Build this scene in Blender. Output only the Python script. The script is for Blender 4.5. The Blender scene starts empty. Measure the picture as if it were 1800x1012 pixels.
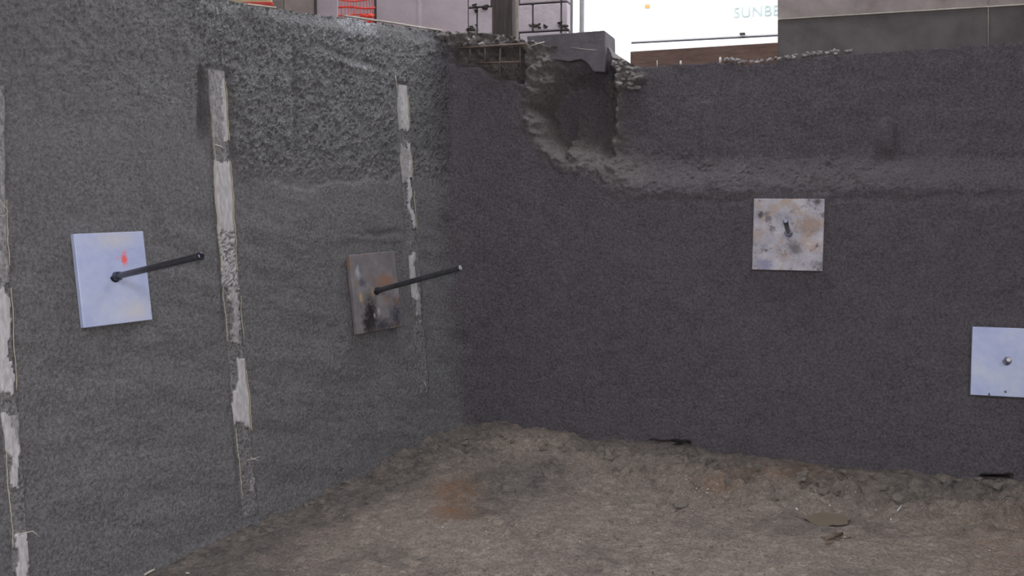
import bpy, bmesh, math, random
import numpy as np
from mathutils import Vector, Matrix

# ------------------------------------------------------------------ camera, sky, lights, exposure
SC = bpy.context.scene
COL = SC.collection
PITCH = math.radians(4.6)
FPX = 1750.0                       # focal length in pixels of the 1800 x 1012 frame
CAM = np.array([0.0, 0.0, 1.4])
cam_d = bpy.data.cameras.new('camera')
cam_d.sensor_fit = 'HORIZONTAL'; cam_d.sensor_width = 36.0
cam_d.lens = 36.0 * FPX / 1800.0
cam_d.clip_start = 0.02; cam_d.clip_end = 200
cam = bpy.data.objects.new('camera', cam_d); COL.objects.link(cam)
cam.location = CAM; cam.rotation_euler = (math.radians(90) - PITCH, 0, 0)
SC.camera = cam

world = bpy.data.worlds.new('overcast_sky'); SC.world = world
world.use_nodes = True
bg = world.node_tree.nodes['Background']
bg.inputs['Color'].default_value = (0.93, 0.95, 1.0, 1)
bg.inputs['Strength'].default_value = 7.0

# the flash of the compact camera that took the photograph
fl = bpy.data.lights.new('camera_flash', 'SPOT')
fl.energy = 420; fl.color = (1.0, 0.965, 0.99)
fl.spot_size = math.radians(96); fl.spot_blend = 0.75; fl.shadow_soft_size = 0.02
flash = bpy.data.objects.new('camera_flash', fl); COL.objects.link(flash)
flash.location = (0.035, 0.03, 1.46); flash.rotation_euler = (math.radians(90) - PITCH, 0, 0)

SC.view_settings.view_transform = 'Standard'
SC.view_settings.look = 'None'
SC.view_settings.exposure = -0.3
SC.view_settings.gamma = 1.0
SC.view_settings.use_curve_mapping = False

# ------------------------------------------------------------------ geometry of the place
FW = np.array([0, math.cos(PITCH), -math.sin(PITCH)])
UP = np.array([0, math.sin(PITCH), math.cos(PITCH)])
RT = np.array([1.0, 0, 0])
Z = np.array([0, 0, 1.0])
th = math.radians(36)
WL = np.array([math.sin(th), math.cos(th), 0])         # along the left wall, towards the corner
nL = np.array([math.cos(th), -math.sin(th), 0])
NL = nL + 0.105 * Z; NL /= np.linalg.norm(NL)          # battered back
VL = np.cross(NL, WL); VL *= np.sign(VL[2])
AL = np.array([-1.72, 4.3, 1.4])
WR = np.array([0.951, -0.309, 0]); WR /= np.linalg.norm(WR)
nR = np.array([-WR[1], WR[0], 0]) * -1
NR = nR + 0.05 * Z; NR /= np.linalg.norm(NR)
VR = np.cross(NR, WR); VR *= np.sign(VR[2])

def ray(x, y): return FW + RT * ((x - 900) / FPX) + UP * ((506 - y) / FPX)
def hit(x, y, P, N, off=0.0):
    d = ray(x, y); t = ((P - CAM) @ N + off) / (d @ N)
    return CAM + d * t
def proj(P):
    q = P - CAM; zz = q @ FW
    return 900 + FPX * (q @ RT) / zz, 506 - FPX * (q @ UP) / zz
CN = hit(800, 365, AL, NL)                              # the corner at eye height
def onL(x, y, off=0.0): return hit(x, y, AL, NL, off)
def onR(x, y, off=0.0): return hit(x, y, CN, NR, off)
def atY(x, y, Y):
    d = ray(x, y); return CAM + d * (Y / d[1])

# ------------------------------------------------------------------ noise
_perm = {}
def pn(x, y, seed=0):
    if seed not in _perm:
        rs = np.random.RandomState(seed + 11)
        _perm[seed] = (rs.permutation(256), rs.rand(256) * 2 * np.pi)
    p, ang = _perm[seed]
    xi = np.floor(x).astype(int); yi = np.floor(y).astype(int)
    xf = x - xi; yf = y - yi
    def g(ix, iy, dx, dy):
        a = ang[p[(p[ix & 255] + iy) & 255]]
        return np.cos(a) * dx + np.sin(a) * dy
    u = xf ** 3 * (xf * (xf * 6 - 15) + 10); v = yf ** 3 * (yf * (yf * 6 - 15) + 10)
    a = g(xi, yi, xf, yf); b = g(xi + 1, yi, xf - 1, yf)
    c = g(xi, yi + 1, xf, yf - 1); d = g(xi + 1, yi + 1, xf - 1, yf - 1)
    return 1.5 * ((a + (b - a) * u) + ((c + (d - c) * u) - (a + (b - a) * u)) * v)
def fbm(x, y, octv=4, seed=0, gain=0.5):
    s = 0; a = 1
    for i in range(octv):
        s = s + a * pn(x * 2 ** i + 7.3 * i, y * 2 ** i - 3.1 * i, seed + i); a *= gain
    return s
def sst(a, b, x):
    t = np.clip((x - a) / (b - a), 0, 1); return t * t * (3 - 2 * t)

# ------------------------------------------------------------------ object helpers
def link(o, parent=None):
    COL.objects.link(o)
    if parent is not None: o.parent = parent
    return o
def tag(o, label=None, cat=None, group=None, kind=None):
    if label: o['label'] = label
    if cat: o['category'] = cat
    if group: o['group'] = group
    if kind: o['kind'] = kind
    return o
def empty(name, loc, label, cat, group=None):
    o = bpy.data.objects.new(name, None); COL.objects.link(o)
    o.location = Vector(loc); o.empty_display_size = 0.05
    return tag(o, label, cat, group)
def mesh(name, verts, faces, mat, parent=None, origin=None, smooth=False):
    """verts in world space; origin = where the object's own origin sits"""
    if origin is None:
        origin = np.array(parent.location) if parent is not None else np.zeros(3)
    V = np.asarray(verts, float) - np.asarray(origin, float)
    me = bpy.data.meshes.new(name)
    me.from_pydata(V.tolist(), [], [list(map(int, f)) for f in faces])
    if mat: me.materials.append(mat)
    if smooth: me.polygons.foreach_set('use_smooth', [True] * len(me.polygons))
    me.update()
    o = bpy.data.objects.new(name, me)
    if parent is None: o.location = Vector(origin)
    else: o.location = Vector(np.asarray(origin) - np.array(parent.location))
    return link(o, parent)
def fix(o):
    bm = bmesh.new(); bm.from_mesh(o.data); bmesh.ops.recalc_face_normals(bm, faces=bm.faces); bm.to_mesh(o.data); bm.free(); return o
def bevel(o, w, seg=2):
    m = o.modifiers.new('bevel', 'BEVEL'); m.width = w; m.segments = seg; m.limit_method = 'ANGLE'; return o
def slab(name, poly, depth_vec, mat, parent=None, origin=None):
    """polygon of 3D points extruded by depth_vec"""
    n = len(poly); P = [np.asarray(q) for q in poly]; Q = [q + depth_vec for q in P]
    F = [list(range(n)), list(range(2 * n - 1, n - 1, -1))] + [[i, n + i, n + (i + 1) % n, (i + 1) % n] for i in range(n)]
    return fix(mesh(name, P + Q, F, mat, parent, origin))
def box(name, c, ax, ay, az, sx, sy, sz, mat, parent=None, origin=None):
    V = []
    for k in (-1, 1):
        for j in (-1, 1):
            for i in (-1, 1):
                V.append(np.asarray(c) + ax * (i * sx / 2) + ay * (j * sy / 2) + az * (k * sz / 2))
    F = [(0, 1, 3, 2), (4, 6, 7, 5), (0, 4, 5, 1), (2, 3, 7, 6), (0, 2, 6, 4), (1, 5, 7, 3)]
    return fix(mesh(name, V, F, mat, parent, origin))
def tube(name, pts, rad, mat, parent=None, origin=None, seg=12, smooth=True):
    pts = [np.asarray(p, float) for p in pts]
    if np.isscalar(rad): rad = [rad] * len(pts)
    V = []; F = []
    ref = None
    for i, p in enumerate(pts):
        t = pts[min(i + 1, len(pts) - 1)] - pts[max(i - 1, 0)]; t = t / np.linalg.norm(t)
        if ref is None: ref = Z if abs(t[2]) < 0.9 else RT
        a = np.cross(t, ref); a /= np.linalg.norm(a); b = np.cross(t, a)
        for k in range(seg):
            q = 2 * math.pi * k / seg
            V.append(p + rad[i] * (a * math.cos(q) + b * math.sin(q)))
    for i in range(len(pts) - 1):
        for k in range(seg):
            F.append((i * seg + k, i * seg + (k + 1) % seg, (i + 1) * seg + (k + 1) % seg, (i + 1) * seg + k))
    F.append(tuple(range(seg - 1, -1, -1))); F.append(tuple((len(pts) - 1) * seg + k for k in range(seg)))
    o = fix(mesh(name, V, F, mat, parent, origin))
    if smooth:
        for pl in o.data.polygons: pl.use_smooth = len(pl.vertices) == 4
    return o
def grid(name, P, mat, attrs=None, parent=None, origin=None):
    """P: (m, n, 3) array of points, one quad mesh"""
    m, n = P.shape[:2]
    idx = np.arange(m * n).reshape(m, n)
    F = np.stack([idx[:-1, :-1], idx[1:, :-1], idx[1:, 1:], idx[:-1, 1:]], -1).reshape(-1, 4)
    if origin is None: origin = np.array(parent.location) if parent is not None else np.zeros(3)
    V = P.reshape(-1, 3) - origin
    me = bpy.data.meshes.new(name)
    me.vertices.add(len(V)); me.vertices.foreach_set('co', V.astype(np.float32).ravel())
    me.loops.add(F.size); me.loops.foreach_set('vertex_index', F.astype(np.int32).ravel())
    me.polygons.add(len(F)); me.polygons.foreach_set('loop_start', np.arange(0, F.size, 4, dtype=np.int32))
    me.polygons.foreach_set('use_smooth', np.ones(len(F), dtype=bool))
    me.update(calc_edges=True); me.validate()
    for k, a in (attrs or {}).items():
        at = me.attributes.new(k, 'FLOAT', 'POINT'); at.data.foreach_set('value', a.astype(np.float32).ravel())
    me.materials.append(mat)
    o = bpy.data.objects.new(name, me)
    o.location = Vector(origin) if parent is None else Vector(np.asarray(origin) - np.array(parent.location))
    return link(o, parent)

# ------------------------------------------------------------------ materials
class NT:
    def __init__(s, name):
        s.m = bpy.data.materials.new(name); s.m.use_nodes = True
        s.t = s.m.node_tree; s.b = s.t.nodes['Principled BSDF']
        s.tc = s.t.nodes.new('ShaderNodeTexCoord')
    def new(s, k, **kw):
        n = s.t.nodes.new(k)
        for a, v in kw.items(): setattr(n, a, v)
        return n
    def l(s, a, b): s.t.links.new(a, b)
    def vec(s, scale=(1, 1, 1), loc=(0, 0, 0), rot=(0, 0, 0)):
        mp = s.new('ShaderNodeMapping'); mp.inputs['Scale'].default_value = scale
        mp.inputs['Location'].default_value = loc; mp.inputs['Rotation'].default_value = rot
        s.l(s.tc.outputs['Object'], mp.inputs['Vector']); return mp.outputs['Vector']
    def noise(s, scale, detail=4, rough=0.55, vec=None, dist=0.0):
        n = s.new('ShaderNodeTexNoise'); n.inputs['Scale'].default_value = scale
        n.inputs['Detail'].default_value = detail; n.inputs['Roughness'].default_value = rough
        n.inputs['Distortion'].default_value = dist
        s.l(vec if vec is not None else s.tc.outputs['Object'], n.inputs['Vector']); return n.outputs['Fac']
    def ramp(s, fac, stops):
        r = s.new('ShaderNodeValToRGB'); e = r.color_ramp.elements
        while len(e) < len(stops): e.new(0.5)
        for q, (p, c) in zip(e, stops):
            q.position = p; q.color = (c, c, c, 1) if np.isscalar(c) else (*c, 1)
        s.l(fac, r.inputs['Fac']); return r.outputs['Color']
    def mix(s, fac, a, b, mode='MIX'):
        n = s.new('ShaderNodeMix', data_type='RGBA', blend_type=mode)
        for v, i in ((fac, 0), (a, 6), (b, 7)):
            if hasattr(v, 'links'): s.l(v, n.inputs[i])
            elif i == 0: n.inputs[0].default_value = v
            else: n.inputs[i].default_value = (*v, 1)
        return n.outputs[2]
    def math(s, op, a, b=0.0, clamp=False):
        n = s.new('ShaderNodeMath', operation=op, use_clamp=clamp)
        for i, v in enumerate((a, b)):
            if hasattr(v, 'links'): s.l(v, n.inputs[i])
            else: n.inputs[i].default_value = v
        return n.outputs[0]
    def attr(s, name):
        n = s.new('ShaderNodeAttribute', attribute_name=name); return n.outputs['Fac']
    def spot(s, loc, r0, r1, stretch=(1, 1, 1)):
        """1 inside r0 around loc, 0 outside r1 (object space), ragged"""
        v = s.new('ShaderNodeVectorMath', operation='SUBTRACT'); v.inputs[1].default_value = loc
        s.l(s.tc.outputs['Object'], v.inputs[0])
        v2 = s.new('ShaderNodeVectorMath', operation='MULTIPLY'); v2.inputs[1].default_value = stretch
        s.l(v.outputs[0], v2.inputs[0])
        L = s.new('ShaderNodeVectorMath', operation='LENGTH'); s.l(v2.outputs[0], L.inputs[0])
        d = s.math('ADD', L.outputs['Value'], s.math('MULTIPLY', s.math('SUBTRACT', s.noise(48, 6, 0.7), 0.5), r1 * 2.2))
        mr = s.new('ShaderNodeMapRange'); mr.inputs['From Min'].default_value = r1; mr.inputs['From Max'].default_value = r0
        s.l(d, mr.inputs['Value']); return mr.outputs['Result']
    def col(s, c):
        if hasattr(c, 'links'): s.l(c, s.b.inputs['Base Color'])
        else: s.b.inputs['Base Color'].default_value = (*c, 1)
    def set(s, rough=0.8, metal=0.0, spec=0.5):
        if hasattr(rough, 'links'): s.l(rough, s.b.inputs['Roughness'])
        else: s.b.inputs['Roughness'].default_value = rough
        s.b.inputs['Metallic'].default_value = metal
        s.b.inputs['Specular IOR Level'].default_value = spec
    def bump(s, h, dist=0.01, strength=1.0):
        n = s.new('ShaderNodeBump'); n.inputs['Distance'].default_value = dist; n.inputs['Strength'].default_value = strength
        s.l(h, n.inputs['Height']); s.l(n.outputs['Normal'], s.b.inputs['Normal'])

def simple(name, c0, c1, scale=12, rough=0.8, metal=0.0, bump=0.0, spec=0.4, vec=None):
    k = NT(name); v = k.vec(vec) if vec else None
    k.col(k.ramp(k.noise(scale, 6, 0.6, v), [(0.3, c0), (0.7, c1)])); k.set(rough, metal, spec)
    if bump: k.bump(k.noise(scale * 4, 5, 0.6, v), bump)
    return k.m

def shotcrete(name, base, hue2, other=None):
    k = NT(name)
    big = k.noise(1.6, 4, 0.5); mid = k.noise(9, 6, 0.6); fine = k.noise(78, 4, 0.7)
    c = k.mix(k.ramp(big, [(0.35, 0.0), (0.65, 1.0)]), base, hue2)
    c = k.mix(0.45, c, k.ramp(mid, [(0.3, tuple(q * 0.62 for q in base)), (0.72, tuple(q * 1.45 for q in base))]))
    c = k.mix(k.math('SUBTRACT', 0.46, k.math('MULTIPLY', k.attr('wet'), 0.12)), c, k.ramp(fine, [(0.36, tuple(q * 0.25 for q in base)), (0.64, tuple(q * 2.0 for q in base))]))
    if other: c = k.mix(k.attr('corner'), c, k.ramp(k.noise(78, 4, 0.7), [(0.34, tuple(q * 0.4 for q in other)), (0.66, tuple(q * 1.6 for q in other))]))  # painted shade: fades to the back wall's darker colour at the corner
    if other: c = k.mix(k.math('MULTIPLY', k.attr('sky_sheen'), k.ramp(k.noise(55, 5, 0.7), [(0.4, 0.1), (0.6, 0.9)])), c, (0.42, 0.42, 0.47))  # sky reflection on the wet face painted as a pale patch
    soil = k.attr('soil')
    c = k.mix(soil, c, k.ramp(k.noise(40, 6, 0.7), [(0.3, (0.09, 0.078, 0.072)), (0.7, (0.30, 0.265, 0.245))]))
    k.col(c)
    wet = k.attr('wet')
    k.set(k.math('SUBTRACT', 0.8, k.math('MULTIPLY', wet, 0.56), True), 0, 0.5)
    h = k.math('ADD', k.math('MULTIPLY', k.noise(60, 5, 0.65), 1.0), k.math('MULTIPLY', k.noise(190, 3, 0.6), 0.45))
    h = k.math('ADD', h, k.math('MULTIPLY', wet, k.math('MULTIPLY', k.noise(105, 4, 0.6, k.vec((1, 1, 0.6))), 1.3)))
    k.bump(h, 0.018, 1.0)
    k.l(k.math('ADD', 0.5, k.math('MULTIPLY', wet, 0.5)), k.b.inputs['Specular IOR Level'])
    return k.m
M_SHOT_L = shotcrete('shotcrete_lit', (0.140, 0.135, 0.137), (0.118, 0.115, 0.118), (0.090, 0.080, 0.090))  # lighter copy: the left wall's stronger light is put into its colour
M_SHOT_R = shotcrete('shotcrete_shaded', (0.094, 0.083, 0.094), (0.082, 0.074, 0.087))  # darker copy of the same shotcrete for the shaded back wall

def ground_mat():
    k = NT('wet_earth')
    big = k.noise(1.1, 4, 0.55); mid = k.noise(7, 7, 0.65); fine = k.noise(75, 5, 0.7)
    c = k.ramp(big, [(0.3, (0.34, 0.30, 0.275)), (0.55, (0.44, 0.375, 0.33)), (0.75, (0.46, 0.36, 0.285))])
    c = k.mix(0.5, c, k.ramp(mid, [(0.32, (0.08, 0.073, 0.07)), (0.5, (0.23, 0.20, 0.178)), (0.7, (0.42, 0.375, 0.34))]))
    c = k.mix(0.5, c, k.ramp(k.noise(17, 8, 0.75, k.vec((1, 1.7, 1), (0, 0, 0), (0, 0, 0.35)), 0.6), [(0.36, (0.06, 0.054, 0.05)), (0.5, (0.31, 0.272, 0.24)), (0.62, (0.70, 0.62, 0.555))]))
    c = k.mix(0.4, c, k.ramp(fine, [(0.36, (0.07, 0.063, 0.058)), (0.66, (0.66, 0.58, 0.52))]))
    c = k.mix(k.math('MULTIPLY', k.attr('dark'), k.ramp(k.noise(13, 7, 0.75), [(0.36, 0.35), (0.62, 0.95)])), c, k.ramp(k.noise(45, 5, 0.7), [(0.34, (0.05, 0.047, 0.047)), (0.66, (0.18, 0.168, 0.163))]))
    c = k.mix(k.math('MULTIPLY', k.attr('rust'), k.ramp(k.noise(26, 7, 0.8), [(0.38, 0.05), (0.58, 0.9)])), c, (0.32, 0.165, 0.075))
    c = k.mix(1.0, c, (0.90, 0.845, 0.80), 'MULTIPLY')
    k.col(c); k.set(k.ramp(k.noise(5, 4), [(0.35, 0.55), (0.65, 0.85)]), 0, 0.4)
    k.bump(k.math('ADD', k.noise(45, 6, 0.7), k.math('MULTIPLY', k.noise(150, 3, 0.6), 0.4)), 0.03, 1.0)
    return k.m
M_GROUND = ground_mat()
M_CONC = simple('old_concrete', (0.13, 0.118, 0.118), (0.24, 0.215, 0.21), 7, 0.85, bump=0.004)
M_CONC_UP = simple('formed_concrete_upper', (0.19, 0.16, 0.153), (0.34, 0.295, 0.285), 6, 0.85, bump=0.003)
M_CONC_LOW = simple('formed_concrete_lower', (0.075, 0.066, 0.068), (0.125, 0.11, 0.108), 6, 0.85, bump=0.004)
M_STUB = simple('dusty_footing_concrete', (0.075, 0.066, 0.074), (0.125, 0.11, 0.122), 9, 0.9, bump=0.006)
M_BLOCK = simple('painted_block', (0.33, 0.29, 0.315), (0.43, 0.38, 0.41), 8, 0.8, bump=0.003)
M_PLASTER = simple('pinkish_plaster', (0.34, 0.285, 0.31), (0.42, 0.355, 0.385), 5, 0.8, bump=0.002)
M_MORTAR = simple('dark_mortar', (0.05, 0.046, 0.048), (0.09, 0.083, 0.085), 20, 0.9)
M_TIMBER_DK = simple('weathered_post_timber', (0.03, 0.025, 0.023), (0.075, 0.06, 0.055), 9, 0.85, bump=0.004, vec=(6, 6, 0.6))
M_TIMBER_BR = simple('brown_sill_timber', (0.085, 0.05, 0.038), (0.16, 0.10, 0.08), 9, 0.8, bump=0.003, vec=(1, 1, 4))
M_LATH = simple('pale_lath', (0.32, 0.29, 0.25), (0.52, 0.48, 0.42), 14, 0.75, bump=0.002)
M_YELLOW = simple('yellow_board', (0.42, 0.36, 0.2), (0.52, 0.46, 0.28), 9, 0.7)
M_RED = simple('red_plastic', (0.42, 0.03, 0.025), (0.55, 0.05, 0.04), 12, 0.5)
M_FENCE = simple('orange_red_fence_plastic', (0.62, 0.035, 0.025), (0.8, 0.09, 0.05), 15, 0.45)
M_WHITE = simple('white_enamel', (0.78, 0.78, 0.78), (0.85, 0.85, 0.85), 4, 0.4)
M_LETTER = simple('pale_green_lettering', (0.36, 0.46, 0.43), (0.38, 0.48, 0.45), 4, 0.5)
M_ORANGE = simple('orange_decal', (0.6, 0.3, 0.1), (0.65, 0.34, 0.12), 4, 0.5)
M_DKLINE = simple('dark_rubber', (0.02, 0.02, 0.025), (0.04, 0.04, 0.045), 9, 0.6)
M_MOSS = simple('dark_moss', (0.018, 0.018, 0.016), (0.06, 0.05, 0.042), 60, 0.95)
M_PIPE = simple('galvanised_pipe', (0.5, 0.5, 0.52), (0.6, 0.6, 0.62), 20, 0.4, 0.3)
M_REBAR = simple('rusty_rebar', (0.07, 0.05, 0.04), (0.17, 0.125, 0.10), 40, 0.7, bump=0.002)
M_WIRE = simple('tie_wire_steel', (0.42, 0.4, 0.34), (0.58, 0.55, 0.47), 30, 0.45, 0.2)
M_BAR = simple('black_nail_steel', (0.04, 0.04, 0.046), (0.085, 0.085, 0.095), 25, 0.28, 0.5, spec=0.8)
M_BAREND = simple('cut_bar_steel', (0.55, 0.55, 0.57), (0.75, 0.75, 0.76), 60, 0.3, 0.6)
M_NUT = simple('dark_nut_steel', (0.06, 0.06, 0.085), (0.13, 0.13, 0.16), 40, 0.3, 0.85)
M_STONE = simple('rubble_stone', (0.13, 0.115, 0.105), (0.26, 0.235, 0.22), 18, 0.85, bump=0.004)
M_CLOD = simple('earth_clod', (0.15, 0.13, 0.114), (0.33, 0.285, 0.245), 18, 0.9, bump=0.005)
M_PALE = simple('pale_stone', (0.5, 0.47, 0.45), (0.72, 0.70, 0.68), 20, 0.5, bump=0.002)
M_LIT_RUBBLE = simple('daylit_rubble', (0.30, 0.275, 0.27), (0.52, 0.485, 0.48), 18, 0.8, bump=0.004)  # daylight on the rubble by the opening put into a paler colour
M_STICK = simple('muddy_stick', (0.085, 0.06, 0.045), (0.17, 0.125, 0.095), 20, 0.8, bump=0.002)
M_WOOD_GAP = simple('dark_wood_gap_shade', (0.02, 0.017, 0.016), (0.05, 0.042, 0.04), 14, 0.6, bump=0.002)
M_ROOM = simple('basement_concrete', (0.10, 0.095, 0.095), (0.15, 0.14, 0.14), 2, 0.9)

def water_mat():
    k = NT('muddy_water'); k.col(k.ramp(k.noise(6, 3), [(0.3, (0.155, 0.128, 0.092)), (0.7, (0.185, 0.152, 0.11))])); k.set(0.12, 0, 0.5)
    return k.m
M_WATER = water_mat()

# ------------------------------------------------------------------ left wall (shotcrete)
PL = lambda u, v: AL + WL * u + VL * v
def uvL(x, y):
    p = onL(x, y) - AL; return float(p @ WL), float(p @ VL)

DR = {  # three drain strips: pixel centre line (x, y) and half width (px)
    'a': ([(-8, 150), (-6, 300), (-3, 400), (2, 500), (8, 600), (15, 700), (22, 780), (28, 860), (34, 940), (38, 1012), (44, 1100)], 14.5),
    'b': ([(380, 124), (384, 190), (388, 250), (392, 320), (397, 400), (403, 480), (409, 560), (417, 640), (424, 720), (430, 790), (436, 850), (441, 905)], 14.0),
    'c': ([(706, 150), (709, 210), (713, 280), (718, 350), (724, 420), (730, 490), (736, 560), (741, 620), (747, 690)], 8.5),
}
DR_U = {}
for k_, (pts, hw) in DR.items():
    U_ = np.array([uvL(*p) for p in pts])
    e0 = uvL(pts[len(pts) // 2][0] + hw, pts[len(pts) // 2][1]); e1 = uvL(pts[len(pts) // 2][0] - hw, pts[len(pts) // 2][1])
    o_ = np.argsort(U_[:, 1]); DR_U[k_] = (U_[o_, 1], U_[o_, 0], (e0[0] - e1[0]) / 2, U_[:, 1].max(), U_[:, 1].min())

def hL_raw(u, v):
    P = PL(u[..., None], v[..., None])
    x, y = proj(P)
    rough = sst(345, 300, y + 12 * pn(u * 5, v * 5, 3)) * sst(330, 430, x + 0.25 * (330 - y) + 25 * pn(u * 3, v * 3, 5))
    rough = np.maximum(rough, 0.6 * sst(380, 80, y))
    rough = np.maximum(rough, 0.14)
    h = 0.012 * fbm(u * 1.3, v * 1.3, 3, 21)
    # streaky coarse gunned texture: grain pulled along a diagonal
    a = math.radians(62); uu = u * math.cos(a) + v * math.sin(a); vv = -u * math.sin(a) + v * math.cos(a)
    g = 0.006 * fbm(vv * 13, uu * 8, 2, 31, 0.6) + 0.007 * pn(vv * 36, uu * 22, 37) + 0.0085 * pn(vv * 76 + 3, uu * 48, 39) + 0.006 * pn(u * 108, v * 98, 40)
    h = h + rough * g
    # trowelled, dragging lower face
    low = sst(300, 420, y)
    h = h + low * (0.009 * fbm(u * 2.2 - v * 1.2, v * 7 + u * 2.0, 3, 41) + 0.002 * pn(u * 22, v * 40, 43))
    # lift joint: the lower lift stands proud, with a ragged overhanging lip
    yj = 322 + 16 * pn(u * 4, 0 * u, 51) - 0.06 * (x - 600)
    j = sst(yj - 4, yj + 5, y) * sst(440, 470, x) * sst(800, 720, x) * sst(yj + 160, yj + 60, y)
    h = h + 0.014 * j * (0.6 + 0.7 * pn(u * 3.1, 2 + 0 * u, 55))
    yj2 = 412 + 6 * pn(u * 6, 0 * u, 57)
    h = h - 0.011 * sst(630, 650, x) * sst(740, 700, x) * np.exp(-((y - yj2) / 6) ** 2)
    # gully in the upper face and a hollow beside the middle drain
    h = h - 0.02 * np.exp(-((x - 522 - 3 * pn(v * 6, u * 0, 60)) / 5) ** 2) * sst(70, 110, y) * sst(300, 240, y)
    h = h - 0.045 * sst(346, 354, x) * sst(374, 366, x) * sst(112, 130, y) * sst(285, 200, y)
    h = h + 0.03 * sst(396, 410, x) * sst(520, 440, x) * sst(105, 140, y) * sst(330, 230, y) * 0.5
    # washed ledge near the top edge by the painted pale sheen
    h = h - 0.012 * np.exp(-((y - 108 - 0.35 * (x - 640)) / 6) ** 2) * sst(560, 600, x) * sst(690, 660, x)
    h = h + 0.010 * np.exp(-((y - 122 - 0.3 * (x - 640)) / 6) ** 2) * sst(560, 600, x) * sst(690, 660, x)
    # rounded shotcrete corner
    uc = 2.33 + 0.03 * pn(v * 3, 0 * v, 63)
    h = h + 0.05 * np.exp(-np.clip(uc - u, 0, 9) / 0.07)
    # crumbling top
    h = h - 0.05 * sst(26, 0, y - (53 - (775 - x) * 0.1456)) * sst(300, 480, x)
    return h, rough, x, y
def hL(u, v):
    u = np.asarray(u, float); v = np.asarray(v, float)
    h, rough, x, y = hL_raw(u, v)
    for k_, (vs, us, hw, vmax, vmin) in DR_U.items():
        uc = np.interp(v, vs, us)
        m = sst(hw + 0.03, hw + 0.006, np.abs(u - uc)) * (v < vmax + 0.02) * (v > vmin - 0.02)
        h = h * (1 - m) + m * (-0.004)
    for (x0, x1, y0, y1) in ((115, 278, 395, 588), (602, 716, 430, 600)):
        m = sst(x0 - 12, x0, x) * sst(x1 + 12, x1, x) * sst(y0 - 12, y0, y) * sst(y1 + 12, y1, y)
        h = h * (1 - 0.8 * m)
    return h, rough, x, y

us = np.concatenate([np.linspace(-7, -1.2, 30)[:-1], np.linspace(-1.2, -0.75, 30)[:-1], np.arange(-0.75, 2.62, 0.0068)])
ts = np.linspace(0, 1, 425)
zt = np.interp(us, [-7, 0.4, 1.0, 1.4, 2.2, 2.62], [2.40, 2.415, 2.43, 2.45, 2.49, 2.50]) + 0.016 * fbm(us * 7, us * 0, 4, 71)
VT = (zt - 1.4) / VL[2]; VB = (-0.42 - 1.4) / VL[2]
UU = np.repeat(us[:, None], len(ts), 1); VV = VB + (VT[:, None] - VB) * ts[None, :]
H, RO, X_, Y_ = hL(UU, VV)
Pw = PL(UU[..., None], VV[..., None]) + NL * H[..., None]
# roll the top edge back into the bank
wet = np.clip(RO * 1.0 + 0.15 * fbm(UU * 4, VV * 4, 2, 75), 0, 1) * sst(345, 250, Y_)
sky_sheen = sst(596, 608, X_) * sst(690, 664, X_ + 0.6 * (Y_ - 40)) * sst(82, 48, Y_ + 14 * fbm(UU * 12, VV * 12, 3, 78)) + 0.5 * np.exp(-((Y_ - 116 - 0.3 * (X_ - 630)) / 6) ** 2) * sst(596, 612, X_) * sst(662, 645, X_)
sky_sheen = np.clip(sky_sheen, 0, 1); sky_sheen = np.concatenate([sky_sheen] + [sky_sheen[:, -1:] * 0] * 4, 1)
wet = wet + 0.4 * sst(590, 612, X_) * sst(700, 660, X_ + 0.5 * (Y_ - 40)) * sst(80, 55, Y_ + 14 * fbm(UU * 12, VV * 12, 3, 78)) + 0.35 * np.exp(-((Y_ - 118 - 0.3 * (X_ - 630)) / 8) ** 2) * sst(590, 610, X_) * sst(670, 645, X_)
back = [Pw[:, -1:] + np.array([-nL[0], -nL[1], 0]) * d + Z * (0.012 * pn(us * 9, us * 0 + d * 9, 77)[:, None, None] - 0.02 * d) for d in (0.04, 0.1, 0.2, 0.45)]
Pw = np.concatenate([Pw] + back, 1)
wet = np.concatenate([wet] + [wet[:, -1:] * 0.5] * 4, 1)
soil = np.zeros_like(wet); soil[:, -4:] = 0.7
corner_shade = sst(2.10, 2.32, UU + 0.06 * fbm(UU * 4, VV * 4, 3, 79)); corner_shade = np.concatenate([corner_shade] + [corner_shade[:, -1:]] * 4, 1)
wall_left = tag(grid('wall_left', Pw, M_SHOT_L, {'wet': wet, 'soil': soil, 'corner': corner_shade, 'sky_sheen': sky_sheen}), 'long rough grey shotcrete retaining wall on the left', kind='structure')

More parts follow.
